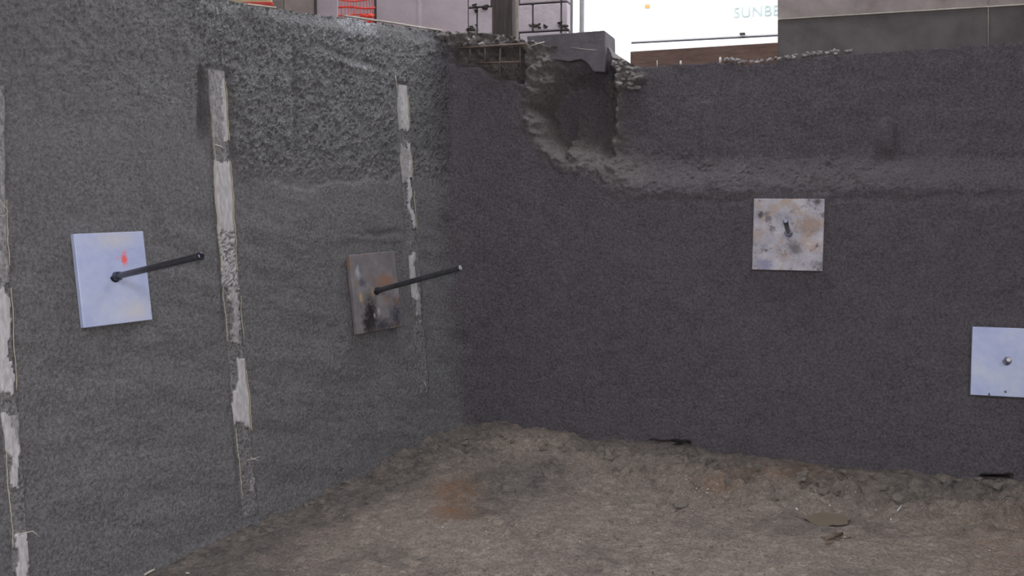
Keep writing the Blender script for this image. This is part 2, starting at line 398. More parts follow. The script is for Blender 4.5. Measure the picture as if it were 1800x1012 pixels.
# ------------------------------------------------------------------ right / back wall (shotcrete with set-back upper lift)
PR = lambda u, v: CN + WR * u + VR * v
EDGE = np.array([(917, -60), (918, 60), (920, 140), (921, 190), (938, 245), (975, 283), (1040, 300), (1100, 335), (1200, 338), (1400, 338), (1560, 332), (1700, 336), (2100, 340)], float)
def edge_dist(x, y):
    d = np.full(x.shape, 1e9)
    for (a, b) in zip(EDGE[:-1], EDGE[1:]):
        e = b - a; t = np.clip(((x - a[0]) * e[0] + (y - a[1]) * e[1]) / (e @ e), 0, 1)
        d = np.minimum(d, np.hypot(x - a[0] - t * e[0], y - a[1] - t * e[1]))
    ye = np.interp(x, EDGE[2:, 0], EDGE[2:, 1])
    inside = (x > 918) & (y < ye)
    return np.where(inside, d, -d)
def hR(u, v):
    u = np.asarray(u, float); v = np.asarray(v, float)
    x, y = proj(PR(u[..., None], v[..., None]))
    n1 = fbm(u * 6, v * 6, 3, 81); n2 = fbm(u * 16, v * 16, 4, 85, 0.6); n3 = pn(u * 55, v * 55, 89)
    xj = x + 10 * n1; yj = y + 6 * n1
    d = edge_dist(xj, yj)
    wide = np.where(x < 990, np.interp(y, [60, 130, 190, 260, 300], [70, 62, 26, 34, 60]), 70.0)
    s = sst(0, 1, d / wide)
    pocket = sst(1074, 1060, xj) * sst(290, 262, yj)
    D = (0.15 - 0.04 * sst(1100, 1250, x)) * sst(1900, 1500, x) + 0.04 + (0.02 + 0.18 * sst(95, 150, y)) * pocket
    h = -D * s
    # rough broken skin on the slopes, smooth elsewhere
    band = np.exp(-((d - wide * 0.45) / (wide * 0.55)) ** 2) * (d > -14)
    broken = band * sst(1130, 1000, x)
    ledge = band * sst(1000, 1130, x) * sst(1700, 1500, x)
    ridge = np.exp(-((xj - 1064 - 0.08 * (y - 150)) / 15) ** 2) * sst(118, 135, y) * sst(262, 235, y)
    h = h + broken * (0.055 * n2 + 0.018 * n3) + ledge * (0.012 * n2 + 0.010 * n3) + ridge * (0.06 + 0.05 * n2)
    # torn lump under the rubble at the end of the opening
    lump = sst(1062, 1072, xj) * sst(1122, 1108, xj) * sst(158, 138, yj)
    h = h + lump * (0.07 + 0.045 * n2)
    # cavity with exposed reinforcement, and the dark slot beside it
    cav = sst(803, 811, xj) * sst(916, 908, xj) * sst(80, 88, yj) * sst(142 - 22 * sst(868, 840, x), 132 - 22 * sst(868, 840, x), y)
    h = h - cav * (0.12 - 0.05 * n2)
    slot = sst(906, 910, x) * sst(923, 919, x) * sst(80, 88, y) * sst(150, 138, y)
    h = h - 0.16 * slot
    top = sst(92, 76, y) * sst(960, 920, x)
    h = h + top * (0.03 * n2 + 0.008 * n3)
    # drain strip and pipe stub buried under the skin
    h = h + 0.017 * sst(1222, 1231, x) * sst(1256, 1248, x) * sst(169, 175, y) * sst(296, 262, y)
    le = 1547 - 0.30 * np.clip(y - 212, 0, 70) + np.clip(214 - y, 0, 20) ** 2 * 0.06
    re = 1577 - np.clip(214 - y, 0, 20) ** 2 * 0.06
    h = h + 0.036 * sst(le - 5, le + 7, x) * sst(re + 4, re - 7, x) * sst(196, 203, y) * sst(292, 235, y)
        # crease under the ledge and general unevenness
    h = h - 0.006 * np.exp(-((y - 350 + 0.01 * (x - 1300) + 5 * n1) / 7) ** 2) * sst(1130, 1250, x)
    h = h + 0.012 * fbm(u * 1.2, v * 1.2, 3, 91) + 0.0035 * fbm(u * 11, v * 11, 3, 95) + 0.0016 * n3
    h = h + 0.05 * np.exp(-np.clip(u, 0, 9) / 0.07)
    # undercut slots along the foot
    for (xa, xb, yc, hh) in ((804, 862, 750, 5), (1142, 1212, 779, 3.2), (1722, 1778, 838, 4.0)):
        h = h - 0.10 * sst(xa - 4, xa + 6, x) * sst(xb + 4, xb - 6, x) * sst(hh + 3, hh - 1, np.abs(y - yc + 3 * n1))
    # keep the plates' seats flat
    for (x0, x1, y0, y1) in ((1316, 1455, 344, 482), (1698, 1840, 566, 704)):
        m = sst(x0 - 12, x0, x) * sst(x1 + 12, x1, x) * sst(y0 - 8, y0, y) * sst(y1 + 12, y1, y)
        h = h * (1 - 0.85 * m)
    return h, x, y, broken + 0.6 * ledge + ridge + lump + top + cav
ur = np.concatenate([np.arange(-0.30, 3.75, 0.0085), np.linspace(3.75, 6.5, 40)[1:]])
def u_of_x(x, y): return float((onR(x, y) - CN) @ WR)
TOPX = [(700, 58), (800, 60), (860, 58), (900, 64), (922, 70), (945, 74), (1056, 70), (1064, 92), (1085, 97), (1110, 108), (1180, 105), (1280, 101), (1300, 106), (1340, 103), (1440, 90), (1600, 79), (1800, 70), (2300, 52)]
tu = [u_of_x(*q) for q in TOPX]; tz = [float(onR(*q)[2]) for q in TOPX]
zt = np.interp(ur, tu, tz) + 0.007 * fbm(ur * 14, ur * 0, 4, 97) * (0.5 + 1.6 * (ur < 0.5) + 0.9 * ((ur > 1.25) & (ur < 2.0)))
VT = (zt - 1.4) / VR[2]; VB = (-0.42 - 1.4) / VR[2]
ts = np.linspace(0, 1, 315)
UU = np.repeat(ur[:, None], len(ts), 1); VV = VB + (VT[:, None] - VB) * ts[None, :]
H, X_, Y_, BR = hR(UU, VV)
Pw = PR(UU[..., None], VV[..., None]) + NR * H[..., None]
nRh = np.array([nR[0], nR[1], 0]); nRh /= np.linalg.norm(nRh)
back = [Pw[:, -1:] - nRh * d + Z * (0.01 * pn(ur * 12, ur * 0 + d * 9, 99)[:, None, None]) for d in (0.03, 0.08, 0.16, 0.3, 0.62)]
Pw = np.concatenate([Pw] + back, 1)
soil = np.clip(BR * 0.75, 0, 0.8) * np.where(X_ > 1130, 0.35, 1.0); soil = np.concatenate([soil] + [np.full_like(soil[:, -1:], 0.6)] * 5, 1)
wet = np.zeros_like(soil)
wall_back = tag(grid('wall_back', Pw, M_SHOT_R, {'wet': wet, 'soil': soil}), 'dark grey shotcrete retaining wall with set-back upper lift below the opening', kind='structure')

# ------------------------------------------------------------------ ground
GC = []
for q in [(800, 755), (700, 800), (600, 850), (500, 900), (430, 930), (350, 960), (270, 1012), (0, 1100)]:
    GC.append(onL(*q))
for q in [(880, 742), (950, 755), (1050, 775), (1170, 782), (1300, 800), (1500, 822), (1800, 846)]:
    GC.append(onR(*q))
GC = [np.array(g) for g in GC] + [np.array(q, float) for q in [(-1.0, 3.2, -0.17), (0, 3.4, -0.09), (1.2, 3.2, -0.06), (2.4, 3.4, -0.05), (0.9, 4.6, -0.045), (0.0, 4.6, -0.03), (1.9, 4.5, -0.05), (-0.2, 5.4, 0.05), (0.15, 5.5, 0.055), (0, 0, -0.05), (3, 0, 0), (-4, -1, -0.2), (5, 4, -.02), (4, -4, 0), (-4, 3, -0.2)]]
GC = np.array(GC)
PUD = hit(1455, 911, np.array([0, 0, -0.055]), Z)
def gz(x, y):
    x = np.asarray(x, float); y = np.asarray(y, float)
    d2 = (x[..., None] - GC[:, 0]) ** 2 + (y[..., None] - GC[:, 1]) ** 2 + 0.02
    wgt = d2 ** -1.7
    z = (wgt * GC[:, 2]).sum(-1) / wgt.sum(-1)
    lump = np.exp(-((y - (5.35 - 0.27 * x)) / 0.34) ** 2) * sst(0.2, 0.8, x)
    mound = np.exp(-(((x + 0.1) / 0.8) ** 2 + ((y - 5.5) / 0.55) ** 2))
    z = z + (0.011 + 0.042 * lump + 0.024 * mound) * fbm(x * 5.5, y * 5.5, 3, 111, 0.55) + 0.010 * fbm(x * 3, y * 9 + x * 2, 3, 115)
    z = z + (0.0065 + 0.009 * lump + 0.007 * mound) * fbm(x * 19, y * 24, 3, 119, 0.65)
    z = z + (0.03 * lump + 0.018 * mound) * np.abs(pn(x * 9, y * 9, 121)) + (0.005 + 0.022 * lump + 0.014 * mound) * np.abs(fbm(x * 15, y * 17, 2, 123))
    dp = np.hypot((x - PUD[0]) / 0.105, (y - PUD[1]) / 0.115)
    z = np.where(dp < 3, z * sst(0.9, 2.2, dp) + (1 - sst(0.9, 2.2, dp)) * (-0.055 - 0.02 * sst(1.25, 0.8, dp) + 0.015 * sst(1.0, 1.6, dp)), z)
    return z
gx = np.concatenate([np.linspace(-6, -2.3, 22)[:-1], np.arange(-2.3, 3.4, 0.0125), np.linspace(3.4, 7, 22)])
gy = np.concatenate([np.linspace(-5, 2.7, 30)[:-1], np.arange(2.7, 6.45, 0.0125)])
GX, GY = np.meshgrid(gx, gy, indexing='ij')
GZ = gz(GX, GY)
P = np.stack([GX, GY, GZ], -1)
X_, Y_ = proj(P); Y_ = np.where(GY < 0.5, 2000, Y_)
rust = np.exp(-(((X_ - 800) / 38) ** 2 + ((Y_ - 862) / 22) ** 2)) + np.exp(-(((X_ - 795) / 40) ** 2 + ((Y_ - 900) / 14) ** 2)) \
     + 0.45 * np.exp(-(((X_ - 1390) / 100) ** 2 + ((Y_ - 828) / 16) ** 2)) + 0.6 * np.exp(-(((X_ - 1262) / 45) ** 2 + ((Y_ - 852) / 18) ** 2)) + 0.28 * sst(1500, 1800, X_) * sst(860, 920, Y_)
nz_ = fbm(GX * 2.6, GY * 2.6, 4, 133, 0.6)
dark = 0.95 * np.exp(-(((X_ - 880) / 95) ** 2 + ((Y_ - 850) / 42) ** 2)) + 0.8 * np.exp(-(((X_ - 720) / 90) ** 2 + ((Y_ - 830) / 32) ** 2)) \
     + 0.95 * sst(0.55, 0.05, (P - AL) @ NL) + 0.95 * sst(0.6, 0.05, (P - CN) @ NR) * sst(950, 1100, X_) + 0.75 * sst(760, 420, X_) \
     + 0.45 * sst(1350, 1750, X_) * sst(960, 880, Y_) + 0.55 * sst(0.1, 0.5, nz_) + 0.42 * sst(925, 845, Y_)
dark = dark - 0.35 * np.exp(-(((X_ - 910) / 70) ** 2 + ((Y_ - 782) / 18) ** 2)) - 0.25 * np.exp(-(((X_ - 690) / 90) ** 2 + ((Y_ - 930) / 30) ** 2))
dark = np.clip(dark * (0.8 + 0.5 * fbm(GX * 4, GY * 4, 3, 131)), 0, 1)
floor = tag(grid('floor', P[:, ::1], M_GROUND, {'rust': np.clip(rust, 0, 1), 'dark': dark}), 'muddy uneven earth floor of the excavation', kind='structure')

# ------------------------------------------------------------------ enclosing building (mostly out of view)
# unseen roof added to shape the daylight; void over the corner lets it in
slab('ceiling_light_shaper', [np.array(q) for q in ((-6.4, -1, 4.6), (7, -1, 4.6), (7, 7.8, 4.6), (2.8, 7.8, 4.6), (2.8, 4.8, 4.6), (-0.9, 4.8, 4.6), (-0.9, 7.8, 4.6), (-6.4, 7.8, 4.6))], Z * 0.3, M_ROOM)['kind'] = 'structure'
box('wall_right', (6.9, 0.5, 2.1), RT, np.array([0, 1., 0]), Z, 0.3, 11, 5.2, M_ROOM)['kind'] = 'structure'
box('wall_front', (0.3, -5.0, 2.1), RT, np.array([0, 1., 0]), Z, 13.5, 0.3, 5.2, M_ROOM)['kind'] = 'structure'
box('wall_left_upper', (-6.2, 1.5, 2.1), RT, np.array([0, 1., 0]), Z, 0.3, 12.6, 5.2, M_ROOM)['kind'] = 'structure'
# the bank behind the left wall and the ground outside
a_ = AL + nL * -0.36; c_ = CN + nL * -0.30
slab('floor_upper_bank', [np.array([*(a_ + WL * -7)[:2], 2.36]), np.array([*(c_ + WL * 0.1)[:2], 2.36]), np.array([-0.45, 7.6, 2.36]), np.array([-6.2, 7.6, 2.36]), np.array([-6.2, -1.2, 2.36])], -Z * 0.3, M_GROUND)['kind'] = 'structure'
q0 = onR(700, 60) - nRh * 0.55; q1 = onR(2400, 60) - nRh * 0.55
slab('floor_outside', [np.array([*q0[:2], 2.2]), np.array([*q1[:2], 2.2]), np.array([14, 4.0, 2.2]), np.array([14, 22, 2.2]), np.array([-10, 22, 2.2]), np.array([-10, 7.62, 2.2]), np.array([-0.6, 7.62, 2.2])], -Z * 0.3, M_CONC)['kind'] = 'structure'

# ------------------------------------------------------------------ concrete block wall left of the opening
BP = atY(890, 40, 7.5)                                    # plane of the block wall, parallel to the back wall
def onB(x, y, off=0.0): return hit(x, y, BP, nRh, off)
def zu(p): return float((p - BP) @ WR), float(p[2])
wb = bpy.data.objects.new('wall_block', None); COL.objects.link(wb); wb.location = Vector(BP)
tag(wb, 'pale concrete block wall left of the bright opening', kind='structure')
u0 = zu(onB(300, 40))[0]; u1 = zu(onB(998, 40))[0]
zb, ztop = 2.15, 4.6
box('mortar_core', np.array([*(BP + WR * (u0 + u1) / 2)[:2], (zb + ztop) / 2]) - nRh * 0.11, WR, nRh, Z, u1 - u0 - 0.02, 0.16, ztop - zb, M_MORTAR, wb)
up_ = zu(onB(822, 40))[0]
bevel(box('plaster_panel', np.array([*(BP + WR * (u0 + up_) / 2)[:2], (zb + ztop) / 2]) - nRh * 0.03, WR, nRh, Z, up_ - u0, 0.06, ztop - zb, M_PLASTER, wb), 0.003)
for xb_ in (738, 660):
    ub_ = zu(onB(xb_, 30))[0]
    bevel(box('batten', np.array([*(BP + WR * ub_)[:2], (zb + ztop) / 2]) + nRh * 0.006, WR, nRh, Z, 0.028, 0.012, ztop - zb, M_BLOCK, wb), 0.003)
zj = zu(onB(870, 11))[1]; ch = 0.203
rows = [(zj - ch * 2, zj - ch), (zj - ch, zj)] + [(zj + ch * i, zj + ch * (i + 1)) for i in range(0, 9)]
for ri, (za, zc) in enumerate(rows):
    if zc > ztop + 0.05: break
    odd = ri % 2 == 1
    xs_ = [822, 838, 936, 986, 998] if odd else [822, 863, 912, 986, 998]
    uj = [zu(onB(xx, 30))[0] for xx in xs_]
    g = 0.006
    for ua, ub in zip(uj[:-1], uj[1:]):
        bevel(box('block', np.array([*(BP + WR * (ua + ub) / 2)[:2], (za + zc) / 2]) - nRh * 0.05, WR, nRh, Z, ub - ua - 2 * g, 0.1, zc - za - 2 * g, M_BLOCK, wb), 0.006)

def post(name, x0, x1, ybot, Y, mat, label, cat, round_=False, depth=0.1, ztop=4.6):
    b = atY((x0 + x1) / 2, ybot, Y); b[2] = 2.19; wdt = (x1 - x0) / FPX * Y * 1.0
    if round_:
        o = tube(name, [b, np.array([b[0], b[1], ztop])], wdt / 2, mat, None, b, 16)
    else:
        o = bevel(box(name, (b + np.array([b[0], b[1], ztop])) / 2, WR, nRh, Z, wdt, depth, ztop - b[2], mat, None, b), 0.006)
    return tag(o, label, cat)
post('timber_post', 869, 906, 66, 6.75, M_TIMBER_DK, 'thick dark weathered timber post in front of the block wall', 'post', depth=0.12)
post('steel_pipe', 905.5, 912, 64, 6.66, M_LATH, 'thin pale pipe standing against the dark timber post', 'pipe', True)
post('steel_pipe', 1018, 1027, 64, 7.3, M_PIPE, 'slim grey pipe standing free in the bright opening', 'pipe', True)

# ------------------------------------------------------------------ things behind the top of the left wall
# two pale boards, posts, planks
def upright_board(name, x0, x1, y0, Y, mat, label, cat, zt_=3.1, depth=0.03):
    a = atY(x0, y0, Y); b = atY(x1, y0, Y)
    o = box(name, np.array([(a[0] + b[0]) / 2, Y, (2.37 + zt_) / 2]), RT, np.array([0, 1., 0]), Z, b[0] - a[0], depth, zt_ - 2.37, mat, None, np.array([(a[0] + b[0]) / 2, Y, 2.37]))
    return tag(bevel(o, 0.004), label, cat)
upright_board('concrete_board', 500, 553, 8, 6.35, M_CONC_UP, 'pale beige board left of the thin dark stake above the left wall', 'board')
upright_board('concrete_board', 557, 594, 8, 6.37, M_PLASTER, 'pale grey board between the thin dark stake and the red mesh', 'board')
upright_board('timber_stake', 553, 557, 8, 6.33, M_WOOD_GAP, 'thin dark stake between the two pale boards', 'stake', depth=0.02)
upright_board('timber_stake', 479, 500, 8, 6.36, M_CONC, 'stubby grey post beside the yellow board', 'post', depth=0.06)
a = atY(380, 3, 6.1); b = atY(478, 3, 6.1)
o = box('yellow_board', (a + b) / 2 + Z * 0.10, RT, np.array([0, 1., 0]), Z, b[0] - a[0], 0.03, 0.22, M_YELLOW, None, (a + b) / 2)
tag(bevel(o, 0.004), 'pale yellow board lying on edge above the left wall', 'board')
a = atY(372, 8, 6.06); b = atY(480, 8, 6.06)
o = box('red_rail', (a + b) / 2, RT, np.array([0, 1., 0]), Z, b[0] - a[0], 0.05, 0.022, M_RED, None, (a + b) / 2)
tag(bevel(o, 0.005), 'dark red rail lying under the yellow board', 'rail')
# safety fence
FY = 6.42
fa = atY(594, 20, FY); fb = atY(660, 20, FY)
fence = empty('safety_fence', (fb[0], FY, 2.37), 'red orange plastic mesh safety fence behind the left wall', 'fence')
zz0 = 2.38
fw = fb[0] - fa[0]
for i in range(11):
    z0 = zz0 + 0.012 + i * 0.045
    pts = [np.array([fa[0] + fw * t, FY + 0.006 * math.sin(i + 5 * t), z0 + 0.006 * math.sin(i * 2.1 + 6 * t)]) for t in np.linspace(0, 1, 9)]
    tube('cross_strand', pts, 0.0045 if i % 2 else 0.0065, M_FENCE, fence, seg=6)
for i in range(12):
    x0 = fa[0] + fw * (i + 0.3) / 12
    pts = [np.array([x0 + 0.035 * (0.5 - t) + 0.003 * math.sin(9 * t + i), FY, zz0 + 0.5 * t]) for t in np.linspace(0, 1, 12)]
    tube('upright_strand', pts, 0.0026, M_FENCE, fence, seg=6)
pts = [atY(x, y, FY - 0.03) for x, y in ((633, 29), (639, 27), (645, 30), (650, 27), (656, 29))]
tube('bunched_hem', pts, [0.006, 0.011, 0.009, 0.016, 0.01], M_FENCE, fence, seg=8)
tube('fence_stake', [np.array([fb[0], FY, 2.3]), np.array([fb[0], FY, 3.2])], 0.008, M_WOOD_GAP, fence, seg=8)
# lath along the top edge of the left wall
def lath(name, pa, pb, label, off=0.0):
    A_, B_ = onL(*pa, off), onL(*pb, off)
    ax = (B_ - A_) / np.linalg.norm(B_ - A_); ay = np.cross(Z, ax); ay /= np.linalg.norm(ay); az = np.cross(ax, ay)
    o = box(name, (A_ + B_) / 2, ax, ay, az, np.linalg.norm(B_ - A_), 0.02, 0.0085, M_LATH, None, (A_ + B_) / 2)
    return tag(bevel(o, 0.002), label, 'lath')
lath('timber_lath', (604, 27.5), (712, 43.5), 'long pale lath along the wall top below the red mesh', 0.004)
lath('timber_lath', (712, 44), (776, 53.5), 'shorter pale lath on the wall top nearest the corner', 0.006)
lath('timber_lath', (434, 7.5), (484, 13.5), 'pale lath on the wall top below the red rail', 0.004)

# ------------------------------------------------------------------ concrete stub, sill and formed wall round the opening
def polyR(pts, off): return [onR(x, y, off) for x, y in pts]
c_ = onR(1000, 100, -0.16)
o = slab('concrete_stub', polyR([(926, 63), (1063, 53), (1064.5, 92), (1063, 127), (1043, 126), (1033, 112), (1022, 104), (1000, 108), (970, 104), (932, 110)], -0.16), -nRh * 0.30, M_STUB, None, c_)
tag(bevel(o, 0.006), 'square-cornered concrete footing stub beside the bright opening', 'footing')
o = slab('timber_sill', polyR([(1108, 90.5), (1368, 74.5), (1368, 125), (1108, 125)], -0.22), -nRh * 0.14, M_TIMBER_BR, None, onR(1240, 108, -0.22))
tag(bevel(o, 0.004), 'reddish brown timber sill under the bright opening', 'sill')
wc = bpy.data.objects.new('wall_back_upper', None); COL.objects.link(wc); wc.location = Vector(onR(1580, 60, -0.215))
tag(wc, 'formed concrete wall right of the bright opening', kind='structure')
def panelR(name, pts, off, depth, mat):
    return bevel(slab(name, polyR(pts, off), -nRh * depth, mat, wc), 0.004)
YL = lambda x: 34 - (x - 1367) * 0.0602
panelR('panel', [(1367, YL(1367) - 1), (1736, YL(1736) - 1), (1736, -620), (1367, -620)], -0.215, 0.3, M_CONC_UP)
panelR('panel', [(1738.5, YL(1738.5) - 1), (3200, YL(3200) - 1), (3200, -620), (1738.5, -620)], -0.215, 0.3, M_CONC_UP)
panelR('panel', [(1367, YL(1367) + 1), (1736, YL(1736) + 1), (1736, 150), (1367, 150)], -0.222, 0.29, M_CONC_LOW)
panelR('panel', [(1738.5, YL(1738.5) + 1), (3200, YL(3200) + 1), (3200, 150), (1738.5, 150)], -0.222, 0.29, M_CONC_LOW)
tube('joint_bead', [onR(1367.5, YL(1367.5), -0.214), onR(3100, YL(3100), -0.214)], 0.0042, M_LATH, wc, seg=8)
tube('joint_bead', [onR(1737.2, -100, -0.217), onR(1737.2, 120, -0.219)], 0.004, M_CONC_UP, wc, seg=8)

# ------------------------------------------------------------------ white storage container outside
CP = atY(1240, 60, 9.6)
def onC(x, y, off=0.0): return hit(x, y, CP, nRh, off)
l0 = onC(1106, 60); 
cont = empty('storage_container', (*onC(1300, 60)[:2], 2.2), 'large white panelled storage container standing outside the opening', 'container')
uu0 = float((l0 - CP) @ WR)
def onCw(u, z, off=0.0): return np.array([*(CP + WR * u)[:2], z]) + nRh * off
zl = lambda u: float(onC(1240, 68.5)[2])
zline = zl(0)
bevel(slab('body', [onCw(uu0, zline), onCw(uu0 + 4.5, zline), onCw(uu0 + 4.5, 4.7), onCw(uu0, 4.7)], -nRh * 2.2, M_WHITE, cont), 0.02)
bevel(slab('lower_rail', [onCw(uu0, 2.2, 0.02), onCw(uu0 + 4.5, 2.2, 0.02), onCw(uu0 + 4.5, zline - 0.014, 0.02), onCw(uu0, zline - 0.014, 0.02)], -nRh * 2.24, M_WHITE, cont), 0.006)
slab('seal', [onCw(uu0 + 0.02, zline - 0.016, 0.004), onCw(uu0 + 4.5, zline - 0.016, 0.004), onCw(uu0 + 4.5, zline + 0.002, 0.004), onCw(uu0 + 0.02, zline + 0.002, 0.004)], -nRh * 2.1, M_DKLINE, cont)
lp = onC(1305, 59.5, 0.02)
bevel(box('latch', lp, WR, nRh, Z, 0.05, 0.05, 0.016, M_DKLINE, cont), 0.004)
op_ = onC(1138, 11, 0.003)
bevel(box('decal', op_, WR, nRh, Z, 0.05, 0.004, 0.035, M_ORANGE, cont), 0.001)
tx = bpy.data.curves.new('lettering', 'FONT'); tx.body = 'SUNBELT'; tx.size = 0.135; tx.extrude = 0.002; tx.space_character = 1.06
tx.materials.append(M_LETTER)
to = bpy.data.objects.new('lettering', tx)
tp = onC(1289, 31, 0.006)
Mt = Matrix(((WR[0], 0, nRh[0], 0), (WR[1], 0, nRh[1], 0), (WR[2], 1, nRh[2], 0), (0, 0, 0, 1)))
to.matrix_local = Matrix.Translation(Vector(tp) - cont.location) @ Mt
COL.objects.link(to); bpy.context.view_layer.update()
tm = bpy.data.meshes.new_from_object(to.evaluated_get(bpy.context.evaluated_depsgraph_get())); mw = to.matrix_local.copy()
bpy.data.objects.remove(to); bpy.data.curves.remove(tx)
to = bpy.data.objects.new('lettering', tm); to.matrix_local = mw
link(to, cont); to['label'] = 'pale green capital lettering'

# ------------------------------------------------------------------ drain strips on the left wall
def fabric_mat():
    k = NT('drain_fabric')
    c = k.ramp(k.noise(26, 5, 0.6, k.vec((3, 3, 0.7))), [(0.3, (0.29, 0.275, 0.27)), (0.7, (0.47, 0.455, 0.47))])
    cov = k.attr('cover')
    nz = k.noise(38, 5, 0.65, k.vec((1.6, 1.6, 0.8)))
    f = k.ramp(k.math('ADD', cov, k.math('MULTIPLY', k.math('SUBTRACT', nz, 0.5), 0.9)), [(0.25, 0.0), (0.68, 1.0)])
    c = k.mix(k.math('MULTIPLY', k.attr('tan'), 0.6), c, (0.42, 0.34, 0.20))
    sh = k.ramp(k.noise(78, 4, 0.7), [(0.36, (0.05, 0.048, 0.048)), (0.64, (0.205, 0.197, 0.2))])
    c = k.mix(f, c, sh); k.col(c); k.set(0.8, 0, 0.3)
    k.bump(k.math('ADD', k.noise(90, 4), f), 0.004, 0.8)
    return k.m
M_FAB = fabric_mat()
def drain(key, label, cov, ylo, yhi):
    vs, us_, hw, vmax, vmin = DR_U[key]
    nv = int((vmax - vmin) / 0.008); nt = 11
    v = np.linspace(vmin, vmax, nv); uc = np.interp(v, vs, us_)
    rs = np.random.RandomState(len(label))
    hwv = hw * (1 + 0.16 * fbm(v * 6, v * 0, 3, 140 + ord(key)))
    T = np.linspace(-1, 1, nt)
    Ug = uc[:, None] + T[None, :] * hwv[:, None]; Vg = np.repeat(v[:, None], nt, 1)
    hh = 0.011 - 0.004 * T[None, :] ** 4 + 0.0016 * fbm(Vg * 14, T[None, :] * 1.5 + 0 * Vg, 3, 150)
    x, y = proj(PL(Ug[..., None], Vg[..., None]))
    yw = y + 11 * fbm(Vg * 9, Ug * 16, 3, 161) + 5 * pn(Vg * 40, Ug * 60, 165)
    tw = np.clip((T[None, :] + 1) / 2 + 0.28 * fbm(Vg * 7, Ug * 5, 3, 163) + 0.1 * pn(Vg * 38, Ug * 50, 167), 0, 1)
    C_ = cov(yw, tw)
    tan_ = sst(0.72, 0.95, T[None, :] + 0 * y)
    if key == 'a': tan_ = np.maximum(tan_, 0)
    hh = hh * (1 - 0.92 * np.clip((C_ - 0.3) / 0.6, 0, 1)) + 0.004 * np.clip((C_ - 0.3) / 0.6, 0, 1) * fbm(Ug * 16, Vg * 16, 3, 171)
    # side skirts reaching back into the wall
    Ug2 = np.concatenate([Ug[:, :1], Ug, Ug[:, -1:]], 1); Vg2 = np.concatenate([Vg[:, :1], Vg, Vg[:, -1:]], 1)
    h2 = np.concatenate([np.full((nv, 1), -0.02), hh, np.full((nv, 1), -0.02)], 1)
    C2 = np.concatenate([C_[:, :1], C_, C_[:, -1:]], 1); t2 = np.concatenate([np.ones((nv, 1)), tan_, np.ones((nv, 1))], 1) * (1 - np.clip(C2, 0, 1))
    Pd = PL(Ug2[..., None], Vg2[..., None]) + NL * h2[..., None]
    base = PL(uc[0], v[0]) + NL * 0.0
    root = empty('drain_strip', base, label, 'drain strip', 'drain strips on the left wall')
    grid('fabric_face', Pd, M_FAB, {'cover': C2, 'tan': t2}, root)
    # end cap at the head
    capv = [Pd[-1, i] for i in range(Pd.shape[1])] 
    n_ = len(capv); mesh('head_cap', capv + [c - NL * 0.03 for c in capv], [(i, i + 1, n_ + i + 1, n_ + i) for i in range(n_ - 1)], M_FAB, root)
    # plastic core edges peeping out
    for (side, ya, yb) in ylo:
        m = (y[:, nt // 2] > ya) & (y[:, nt // 2] < yb)
        if m.sum() < 4: continue
        pts = [PL(uc[i] + side * hwv[i] * 1.0, v[i]) + NL * (0.0095 + 0.0012 * math.sin(i * 0.7)) for i in np.where(m)[0][::2]]
        tube('core_edge', pts, 0.0015, M_EDGE, root, seg=6)
    return root
M_EDGE = simple('tan_core_edge', (0.33, 0.29, 0.2), (0.52, 0.47, 0.36), 22, 0.6)
def cov_a(y, t):
    c = np.full(y.shape, 0.1)
    edge = 0.0
    c = np.where((t > 0.74 + 0.1 * np.sin(y / 17)) & (y > 430), 0.95, c)
    c = np.where(y < 500, 0.55 + 0 * t, c)
    c = np.where((y > 690) & (y < 725), 0.95, c)
    c = np.where((y > 725) & (y < 790), np.where(t > 0.55 + 0.3 * (y - 725) / 65, 0.5, 0.2), c)
    c = np.where((y > 790) & (y < 850), np.where(np.abs(t - 0.45) < 0.25, 0.15, 0.85), c)
    c = np.where((y > 850) & (y < 935), 0.9, c)
    c = np.where(y > 935, np.where(np.abs(t - 0.5) < 0.36, 0.1, 0.7), c)
    return c
def cov_b(y, t):
    c = np.full(y.shape, 0.05)
    c = np.where(y < 250, np.where(t < 0.5 - 0.2 * np.sin(y / 40), 0.52, 0.02), c)
    c = np.where(y < 150, 0.5, c)
    c = np.where((y > 246) & (y < 284), 0.62, c)
    c = np.where((y > 400) & (y < 505), np.where(np.sin(y * 0.9 + 2 * np.sin(t * 4)) > 0.25 - 0.004 * (y - 430), 0.62, 0.25), c)
    c = np.where((y > 505) & (y < 600), np.where((t > 0.45) & (t < 0.85), 0.42, 0.75), c)
    c = np.where((y > 600) & (y < 628), 0.85, c)
    le = np.interp(y, [628, 660, 680, 700, 750], [0.5, 0.42, 0.35, 0.08, 0.05])
    c = np.where((y >= 628) & (y < 748), np.where(t > le, 0.0, 0.9), c)
    c = np.where(y >= 748, 0.95, c)
    c = np.where((y > 840) & (y < 865), np.where(np.abs(t - 0.75) < 0.2, 0.48, 0.95), c)
    return c
def cov_c(y, t):
    c = np.full(y.shape, 0.1)
    c = np.where(y < 228, np.where(t < 0.4, 0.35, 0.05), c)
    c = np.where((y > 228) & (y < 258), 0.98, c)
    c = np.where((y > 258) & (y < 320), np.where(t < 0.75, 0.42, 0.2), c)
    c = np.where((y > 320) & (y < 408), np.where(np.abs(t - 0.65) < 0.2, 0.2, 0.9), c)
    c = np.where((y > 408) & (y < 442), 0.95, c)
    c = np.where((y > 442) & (y < 530), np.where(t < 0.72, 0.25, 0.7), c)
    c = np.where((y > 530) & (y < 560), np.where(np.abs(t - 0.5) < 0.2, 0.42, 0.9), c)
    c = np.where(y > 560, 1.0, c)
    return c
drain('a', 'whitish drain strip cut by the left picture edge, patched with shotcrete', cov_a, [(1, 350, 470), (1, 500, 690), (-1, 780, 960)], None)
